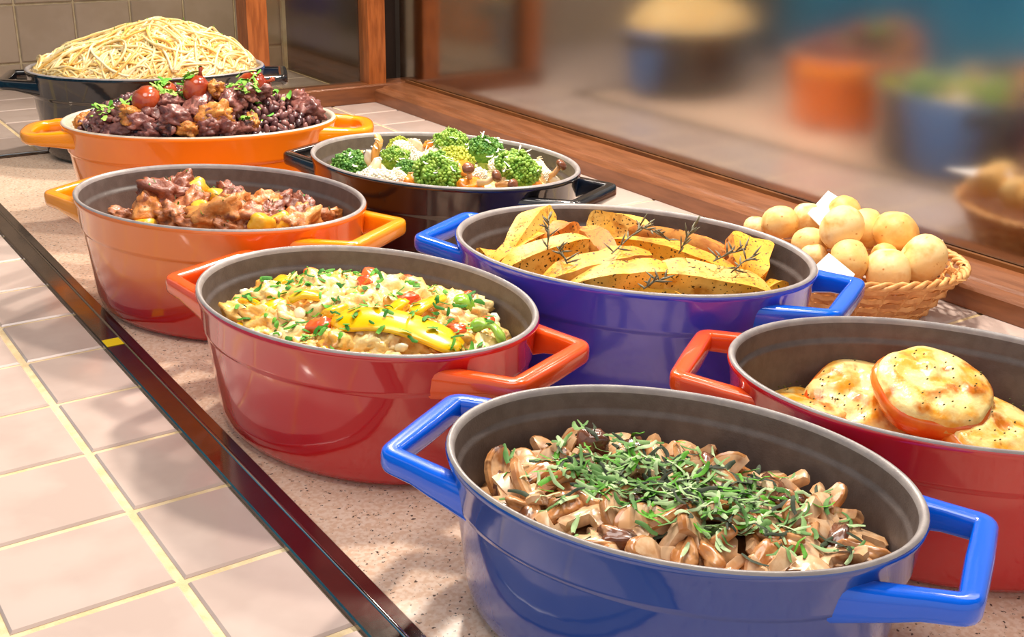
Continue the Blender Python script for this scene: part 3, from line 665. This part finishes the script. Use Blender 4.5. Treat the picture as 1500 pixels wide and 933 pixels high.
for i, (x, y, s, d) in enumerate([(592, 222, 1.1, .014), (615, 236, .9, .012), (560, 268, 1.3, .008), (528, 266, .9, .006), (700, 262, .9, .010), (730, 246, .9, .010), (798, 258, .7, .010), (612, 268, .8, .006), (640, 226, .8, .012), (545, 262, 1.0, .010), (585, 262, .9, .008), (720, 232, .8, .008), (655, 266, .8, .006), (770, 232, .8, .004), (500, 258, .8, .002)]):
    simple('cauliflower_floret', ccr, 'broccoli', x, y, d, (.3, .2*i, i), 'white cauliflower floret among the broccoli in black pot', 'cauliflower', 'cauliflower florets', s)
car = [mesh_of('carrot_piece', *blob(80+s, (.019, .012, .006), .18, 1.4, 3, .6), CAR) for s in range(3)]
for i, (x, y, d, r_) in enumerate([(680, 247, .018, (.7, .2, .3)), (605, 266, .008, (.4, 0, .8)), (690, 271, .008, (.6, 0, 0)), (782, 266, .008, (.7, .3, .6)), (660, 205, .010, (.2, .2, .3)), (632, 216, .016, (.3, .4, 1)), (478, 250, .002, (.1, 0, 1)), (590, 272, .004, (.3, 0, 1))]):
    simple('carrot_piece', car[i % 3], 'broccoli', x, y, d, r_, 'orange carrot piece among the broccoli in black pot', 'carrot', 'carrot pieces in the black pot')
def shimeji(label, px, py, dz, rot):
    e = empty('small_mushroom', spot('broccoli', px, py, dz)); e.rotation_euler = rot; tag(e, label, 'mushroom', 'small mushrooms among the broccoli')
    v, f = tube([(0, 0, 0), (.003, 0, .012), (0, .002, .024)], [.0045, .0035, .003], 8); obj('stem', v, f, MSH, e, True)
    v, f = blob(5, (.008, .008, .0055), .12, 2, 2); obj('cap', [q+Vector((0, .002, .026)) for q in v], f, MCP, e, True)
shimeji('small brown-capped mushroom at the front, cap turned up', 684, 268, .008, (.6, -.3, 0))
shimeji('small brown-capped mushroom lying right of the front carrot', 700, 268, .012, (.9, .9, 0))
shimeji('small brown-capped mushroom lying by the front rim', 728, 272, .008, (1.3, -.9, .5))
shimeji('small brown-capped mushroom at the far right wall', 800, 262, .008, (.8, .3, .5))
pale = mesh_of('chicken_strip', *blob(91, (.010, .020, .008), .35, 1.6, 3), mat('pale_mushroom', '#ecc9a2', '#f6e2c6', 50, rough=.35, coat=.3))
for i, (x, y, d) in enumerate([(792, 246, .014), (808, 262, .008), (545, 236, .020), (548, 252, .014), (740, 262, .012), (612, 218, .016), (625, 232, .014)]):
    simple('pale_mushroom_piece', pale, 'broccoli', x, y, d, (.4+i*.3, .5-i*.2, i*1.1), 'pale tan mushroom piece among the broccoli in black pot', 'mushroom', 'pale mushroom pieces', .85)
strip('fried_ginger_slice', path('broccoli', [(548, 240), (550, 222), (556, 206), (550, 197)], [.02, .034, .044, .05], 8), .013, .004, DRY, 'golden upright fried slice at the left back of black pot', 'vegetable', up=(.4, -.7, .3))
strip('fried_leaf', path('broccoli', [(498, 240), (512, 228), (532, 222)], [.008, .014, .018], 8), .012, .003, DRY, 'curled golden brown leaf at the left of black pot', 'leaf')
garnish('broccoli', 'grated_cheese', 'white grated cheese strewn over the broccoli', 'cheese', [CAU], 150, 33, (.005, .012), (.0018, .003), m=.75)
# ------------------------------------------------------------------ braised beef
MEAT = [mat('braised_meat', '#9a5430', '#c27a4c', 70, rough=.42, coat=.12, bump=1.0, bscale=160, c3='#743818', s3=50, lo3=.55, hi3=.68), mat('braised_meat_dark', '#703624', '#98553c', 70, rough=.42, coat=.12, bump=1.0, bscale=160, c3='#4e2010', s3=50), mat('braised_meat_orange', '#b96a2c', '#d98f4a', 70, rough=.42, coat=.12, bump=1.0, bscale=160, c3='#7a3a18', s3=50)]
POTA = mat('stewed_potato', '#eaa51c', '#f3bd3e', 50, rough=.35, coat=.3)
mound('beef', 'braise_sauce', 'orange-red oily sauce around braised meat in the orange pot', mat('braise_sauce', '#c4581a', '#dd8a3c', 60, rough=.2, coat=.5, bump=.5, bscale=120, c3='#efcf9a', s3=45, lo3=.56, hi3=.66), 'sauce', drop=.004, amp=.005)
mch = [mesh_of('meat_chunk', *blob(100+s, (.025, .017, .014), .5, 1.7, 4, .45, .28, 5), MEAT[s % 3]) for s in range(6)]
for i, (x, y, d, s, rz) in enumerate([(185, 322, .004, .9, .2), (222, 305, .016, 1.15, 1.2), (240, 286, .024, 1.2, -.4), (262, 276, .024, 1.0, .3), (262, 318, .008, 1.1, .5), (318, 316, .018, 1.25, -.3), (345, 300, .012, .9, .9), (338, 284, .014, .8, 1.5), (290, 332, .006, 1.0, .1), (360, 318, .014, 1.0, 2.0), (385, 300, .008, .9, 0), (410, 298, .008, .9, .6), (440, 305, .006, 1.0, 1.2), (462, 318, .006, .9, .2), (440, 326, .006, 1.1, .7), (490, 320, .004, .8, .2), (395, 318, .008, .9, .4), (340, 336, .004, .9, .1), (280, 300, .012, 1, .8), (415, 335, .002, .9, .1), (330, 300, .010, .8, .4), (370, 338, .003, .8, 2)]):
    simple('meat_chunk', mch[(i*5+i//3) % 6], 'beef', x, y, d, (.3*math.sin(i*2), .4*math.cos(i*3), rz), 'browned braised meat chunk in the orange pot with grey interior', 'meat', 'braised meat chunks', s)
pch = mesh_of('potato_chunk', *blob(120, (.016, .013, .012), .2, 1.5, 3, .55), POTA)
for x, y, d, lab in [(286, 277, .022, 'yellow potato chunk at the back of the meat stew'), (383, 328, .014, 'largest yellow potato chunk at the front of the meat stew'), (408, 327, .010, 'yellow potato chunk right of the largest one in meat stew'), (298, 312, .010, 'yellow potato chunk between meat chunks in the middle'), (318, 291, .010, 'yellow potato chunk behind the middle meat chunk'), (210, 336, .002, 'yellow potato chunk at the left front rim of meat stew')]:
    simple('potato_chunk', pch, 'beef', x, y, d, (.4, .3, x*.1), lab, 'potato', 'potato chunks in the meat stew', 1.0)
garnish('beef', 'dried_herbs', 'fine chopped herbs sprinkled over the braised meat', 'herbs', [HERB[1], OREG], 150, 43, (.002, .005), (.001, .0025))
# ------------------------------------------------------------------ black bean stew
BEAN = [mat('black_bean', '#5c383c', '#7c5050', 60, rough=.35, coat=.25), mat('brown_bean', '#7a4c4a', '#96645e', 60, rough=.22, coat=.5), mat('dark_bean', '#38222a', '#543438', 60, rough=.2, coat=.5)]
DRYM = [mat('purple_brown_meat', '#7d4640', '#a86e62', 70, rough=.35, coat=.25, bump=.8, bscale=160, c3='#3e1e1c', s3=50), mat('purple_dark_meat', '#643430', '#8c564e', 70, rough=.35, coat=.25, bump=.8, bscale=160), mat('orange_pork', '#b86a24', '#d89444', 80, rough=.45, coat=.1, bump=1.0, bscale=220, c3='#7c3c12', s3=60)]
SAUS = mat('red_sausage', '#8c2c14', '#b24a24', 40, rough=.2, coat=.6)
mound('bean', 'bean_gravy', 'dark gravy binding the black bean stew', mat('bean_gravy', '#3c2022', '#5c3634', 60, rough=.25, coat=.4, bump=.6), 'gravy', drop=.006, amp=.004)
g = random.Random(71); mb = MB(); vs, fs = ico(2)
for u, v in scatter('bean', 700, .0068, .88, 44):
    e = Euler(rr(g)).to_matrix(); c = Vector((u, v, height('bean', u, v)+g.uniform(-.001, .005)))
    mb.add([c+e @ Vector((q.x*.0066, q.y*.0042, q.z*.0040+.001*(q.x*q.x))) for q in vs], fs, g.choice((0, 0, 1, 2)))
o = mb.obj('black_beans', None, None, True, BEAN); o.location = (POT['bean'][0], POT['bean'][1], .001); o.rotation_euler = (0, 0, POT['bean'][2])
tag(o, 'hundreds of small black beans heaped in the bright orange pot', 'beans', kind='stuff')
bm_ = [mesh_of('meat_chunk', *blob(140+s, (.021, .016, .013), .5, 1.7, 4, .4, .28, 5), DRYM[s % 2]) for s in range(4)]
for i, (x, y, d, s) in enumerate([(205, 180, .012, 1), (220, 162, .014, .9), (240, 186, .012, 1.1), (262, 172, .016, 1.1), (288, 160, .016, 1), (300, 190, .008, 1), (322, 176, .014, 1.0), (340, 150, .016, 1.1), (352, 138, .018, 1.1), (378, 132, .016, .9), (435, 146, .012, 1.0), (452, 158, .012, 1.2), (462, 168, .008, 1.1), (160, 172, .010, 1), (140, 186, .006, 1), (180, 190, .006, 1.0), (250, 150, .016, .9), (300, 140, .016, .9), (360, 186, .004, .8), (225, 198, .004, 1), (160, 194, .004, 1), (330, 192, .006, 1), (185, 172, .012, 1)]):
    simple('meat_chunk', bm_[i % 4], 'bean', x, y, d, (.5*math.sin(i*2), .5*math.cos(i*3), i), 'purplish brown meat chunk in the black bean stew', 'meat', 'meat chunks in the bean stew', s)
op = [mesh_of('pork_piece', *blob(150+s, (.019, .014, .012), .4, 1.8, 4, .5, .30, 5), DRYM[2]) for s in range(3)]
for i, (x, y, d, s, lab) in enumerate([(200, 172, .016, 1.2, 'largest orange pork piece at the left of bean stew'), (280, 193, .008, 1.1, 'orange pork piece at the front rim of bean stew'), (312, 134, .020, 1.0, 'orange pork piece on top of bean stew'), (318, 172, .024, 1.25, 'orange-edged pork slab leaning in the middle of bean stew'), (120, 178, .004, .8, 'orange pork piece at the far left of bean stew'), (370, 178, .010, .7, 'small orange pork piece right of middle in bean stew')]):
    simple('pork_piece', op[i % 3], 'bean', x, y, d, (.3*i, .4, i*.9), lab, 'pork', 'orange pork pieces in the bean stew', s)
def sausage(label, px, py, dz, rot, s=1):
    e = empty('sausage_piece', inside('bean', spot('bean', px, py, dz), .72)); e.rotation_euler = rot; e.scale = (s,)*3; tag(e, label, 'sausage', 'sausage pieces in the bean stew')
    v, f = tube([(-.017, 0, 0), (-.013, 0, .0), (-.006, 0, .001), (.004, 0, .001), (.012, 0, 0), (.016, 0, 0)], [.005, .0115, .0145, .0148, .0115, .004], 18); obj('casing', v, f, SAUS, e, True)
    v, f = tube([(.015, 0, 0), (.020, .001, .001), (.025, -.001, .003)], [.0035, .002, .003], 6); obj('knot', v, f, SAUS, e, True)
sausage('round red sausage piece with a knot, top middle of bean stew', 288, 130, .026, (0, -1.2, 0), 1.15)
sausage('round red sausage piece at the left top of bean stew', 216, 147, .022, (0, -.3, .6), 1.2)
sausage('round red sausage piece at the right top of bean stew', 371, 125, .020, (0, -.2, -.5), 1.2)
sausage('half-hidden red sausage piece behind the scallions', 243, 134, .012, (0, .2, .2), .9)
garnish('bean', 'chopped_scallion', 'chopped green scallion and cilantro strewn over bean stew', 'herbs', [HERB[0], HERB[2], HERB[2]], 0, 53, (.007, .014), (.004, .007), pts=[(to_local('bean', spot('bean', x+g.gauss(0, 7), y+g.gauss(0, 4), .012))) for x, y, n in [(238, 140, 44), (275, 138, 40), (338, 132, 26), (378, 146, 14), (190, 148, 8), (148, 183, 16), (355, 156, 8), (250, 152, 16), (420, 146, 4), (355, 180, 5), (160, 172, 8), (385, 160, 8), (395, 130, 10), (310, 128, 10)] for _ in range(n)])
# ------------------------------------------------------------------ spaghetti
SPA = [mat('spaghetti', '#f2cf88', '#f8e0a6', 60, rough=.32, coat=.3), mat('spaghetti_gold', '#e6b456', '#f0c878', 60, rough=.32, coat=.3), mat('spaghetti_pale', '#f6dca0', '#fae8bc', 60, rough=.32, coat=.3)]
mound('pasta', 'pasta_core', 'inner mass of the spaghetti heap', mat('pasta_core', '#d9a850', '#e8c278', 90, rough=.4, bump=.8), 'pasta', drop=.010, amp=.006)
g = random.Random(91); mb = MB(); a, b = POT['pasta'][3:5]
for s in range(1100):
    while True:
        u, v = g.uniform(-a, a)*.92, g.uniform(-b, b)*.92
        if (u/(.9*a))**2+(v/(.9*b))**2 < 1: break
    d = g.uniform(0, 6.28); cu_ = g.uniform(-16, 16); lift = g.uniform(-.006, .004); pts = []; n = g.randrange(20, 36); sl = .0055; loop = g.random() < .10
    for i in range(n):
        q = math.sqrt((u/(.92*a))**2+(v/(.92*b))**2)
        if q > 1: u, v = u/q, v/q; d += .8
        z = height('pasta', u, v)+lift+(.012*math.sin(math.pi*i/n) if loop else .004*math.sin(i*.5+s))
        pts.append((u, v, max(z, .10))); d += cu_*sl+g.gauss(0, .04); cu_ += g.gauss(0, 3); u += math.cos(d)*sl; v += math.sin(d)*sl
    mb.add(*tube(pts, .0021, 6), g.choice((0, 0, 1, 2)))
o = mb.obj('spaghetti', None, None, True, SPA); o.location = (POT['pasta'][0], POT['pasta'][1], .001); o.rotation_euler = (0, 0, POT['pasta'][2])
tag(o, 'tall heap of spaghetti strands in the black pot by the wall', 'spaghetti', kind='stuff')
garnish('pasta', 'green_herb_flecks', 'fine green herb flecks on the spaghetti heap', 'herbs', [HERB[0]], 160, 93, (.002, .005), (.001, .002))
# ------------------------------------------------------------------ bread basket
BX, BY, BRZ, BA, BB, BH = 1.060, .842, R(-52), .135, .105, .062
WICK = [mat('wicker', '#c98a4a', '#e0a868', 60, rough=.45, bump=.4, bscale=200), mat('wicker_dark', '#b06f34', '#cb8d4c', 60, rough=.45, bump=.4, bscale=200)]
bk = tag(empty('bread_basket', (BX, BY, .0005), BRZ), 'oval woven wicker basket of bread rolls beside the wooden rail', 'basket')
def brad(z): k = .70+.30*(z/BH)**.9; return BA*k, BB*k
v, f = rings([(.70, .0), (.70, .003)], BA, BB, 48, True, True); obj('base', v, f, WICK[1], bk)
NS = 30
for i in range(NS):   # upright stakes
    t = 6.2832*(i+.5)/NS; pts = []
    for k in range(6): z = .001+BH*k/5; A, B = brad(z); pts.append((A*math.cos(t), B*math.sin(t), z))
    v, f = tube(pts, .0018, 6); obj('stake', v, f, WICK[0], bk, True)
for rrow in range(9):  # woven strands, over one stake and under the next
    z = .004+rrow*.0062; A, B = brad(z); pts = []; n = NS*6
    for i in range(n+1):
        t = 6.2832*i/n; o_ = .0026*math.cos(math.pi*(i/6+.5-.5+rrow))
        pts.append(((A+o_)*math.cos(t), (B+o_)*math.sin(t), z+.0006*math.sin(i*1.7+rrow)))
    v = []; f = []
    for i, p_ in enumerate(pts):
        t = 6.2832*i/n; nx, ny = math.cos(t), math.sin(t)
        for dx, dz in ((.0011, -.0027), (.0011, .0027), (-.0011, .0027), (-.0011, -.0027)): v.append((p_[0]+nx*dx, p_[1]+ny*dx, p_[2]+dz))
    for i in range(n):
        for j in range(4): q = i*4+j; w_ = i*4+(j+1) % 4; f.append((q, w_, w_+4, q+4))
    obj('woven_strand', v, f, WICK[rrow % 2], bk)
mb = MB()
for k in range(3):
    pts = []; n = 120
    for i in range(n+1): t = 6.2832*i/n; A, B = brad(BH); pts.append(((A+.002+.004*math.cos(i*.9+k*2.1))*math.cos(t), (B+.002+.004*math.cos(i*.9+k*2.1))*math.sin(t), BH+.003*math.sin(i*.9+k*2.1)))
    mb.add(*tube(pts, .003, 6, False))
mb.obj('braided_rim', WICK[0], bk)
mb = MB(); g = random.Random(3)
for i in range(8):
    t0 = g.gauss(-.15, .25); A, B = brad(BH); c = Vector((A*math.cos(t0), B*math.sin(t0), BH)); d = Vector((math.cos(t0+g.gauss(0, .7)), math.sin(t0+g.gauss(0, .7)), g.uniform(-.1, .6)))*g.uniform(.006, .016)
    vv, ff = tube([c, c+d], .0008, 5); obj('loose_fibre', vv, ff, WICK[0], bk)
# napkin
NAP = mat('paper_napkin', '#ece8ea', '#f4f2f3', 20, rough=.8)
def napkin(label, pts):
    v = [Vector(q) for q in pts]; c = sum(v, Vector())/len(v); n = (v[1]-v[0]).cross(v[2]-v[0]).normalized()*.0006
    k = len(v); vv = [q-c-n for q in v]+[q-c+n for q in v]; f = [tuple(range(k-1, -1, -1)), tuple(range(k, 2*k))]+[(i, (i+1) % k, (i+1) % k+k, i+k) for i in range(k)]
    o = obj('paper_napkin', vv, f, NAP); o.location = c; tag(o, label, 'napkin', 'white paper napkins lining the bread basket')
def pz(px, py, z): d = sight(px, py); return Vector((0, 0, CH))+d*((z-CH)/d.z)
napkin('white napkin corner standing up behind the bread rolls', [pz(1183, 313, .098), pz(1213, 280, .104), pz(1243, 299, .100), pz(1262, 330, .082), pz(1215, 345, .078)])
napkin('white napkin corner in front of the rolls by blue handle', [pz(1196, 388, .075), pz(1214, 371, .082), pz(1252, 402, .070), pz(1240, 425, .055), pz(1205, 420, .055)])
napkin('small white napkin tip at the right end of basket', [pz(1374, 356, .09), pz(1381, 351, .094), pz(1386, 366, .085), pz(1384, 390, .066), pz(1366, 385, .066)])
# rolls
def roll_mat(name, c1, c2, c3):
    return mat(name, c1, c2, 1.1, rough=.5, bump=.15, bscale=7, c3=c3, s3=1.3, lo3=.48, hi3=.72, lo=.35, hi=.7, c4='#c9863a', s4=5, lo4=.70, hi4=.78)
ROL_M = [roll_mat('bread_crust', '#edbf6e', '#f4d494', '#e0a048'), roll_mat('bread_crust_pale', '#f1cc86', '#f7dfa8', '#e3a854'), roll_mat('bread_crust_gold', '#e9b25c', '#f1ca84', '#d8923a')]
rm = [mesh_of('bread_roll', *blob(160+s, (1, 1, .9), .10, 1.3, 3, .05), ROL_M[s % 3]) for s in range(6)]
def roll(label, cx, cy, r, z, i):
    P = pz(1080+cx/4.1667, 280+cy/4.1667, z); d = (P-Vector((0, 0, CH))).dot(fw); rad = 1.07*r/4.1667*d/FPX
    put('bread_roll', rm[i % 6], P, (i*1.3, i*.7, i), label, 'bread roll', 'round bread rolls in the basket', (rad,)*3)
roll('bread roll at the back left, browned on its underside', 262, 187, 106, .085, 0)
roll('pale bread roll between the back left roll and standing napkin', 430, 172, 98, .082, 1)
roll('large bread roll on top in the middle of the pile', 638, 226, 134, .098, 4)
roll('bread roll peeking above the large top one', 648, 140, 108, .092, 2)
roll('tall bread roll right behind the large top one', 790, 225, 112, .085, 3)
roll('golden bread roll highest on the right side', 970, 255, 134, .088, 5)
roll('small bread roll below the back left pair', 440, 315, 102, .072, 0)
roll('bread roll behind the front napkin corner', 685, 425, 124, .070, 3)
roll('small bread roll wedged between the two front rolls', 895, 410, 90, .066, 2)
roll('pale front bread roll resting on the basket rim', 918, 492, 138, .062, 1)
roll('big bread roll at the right end with a burst brown side', 1135, 410, 142, .072, 4)
roll('bread roll at the far left, mostly hidden by blue pot', 110, 232, 76, .070, 1)
roll('pale bread roll low at the left behind blue handle', 465, 405, 86, .060, 1)

# ------------------------------------------------------------------ alike pieces of small groups: say which one, counted from the left
from collections import defaultdict
ORD = 'first second third fourth fifth sixth seventh eighth ninth tenth eleventh twelfth thirteenth fourteenth fifteenth sixteenth seventeenth eighteenth nineteenth twentieth'.split()
ORD += ['twenty-'+q for q in ORD[:9]]
by = defaultdict(list)
for o in scn.objects:
    if o.parent is None and 'label' in o and 'group' in o: by[o['label']].append(o)
for lab, L_ in by.items():
    if 1 < len(L_) <= 29:
        def sx(o): d = o.location-Vector((0, 0, CH)); return d.dot(r2)/d.dot(fw)
        for i, o in enumerate(sorted(L_, key=sx)): o['label'] = lab+', '+ORD[i]+' from left'
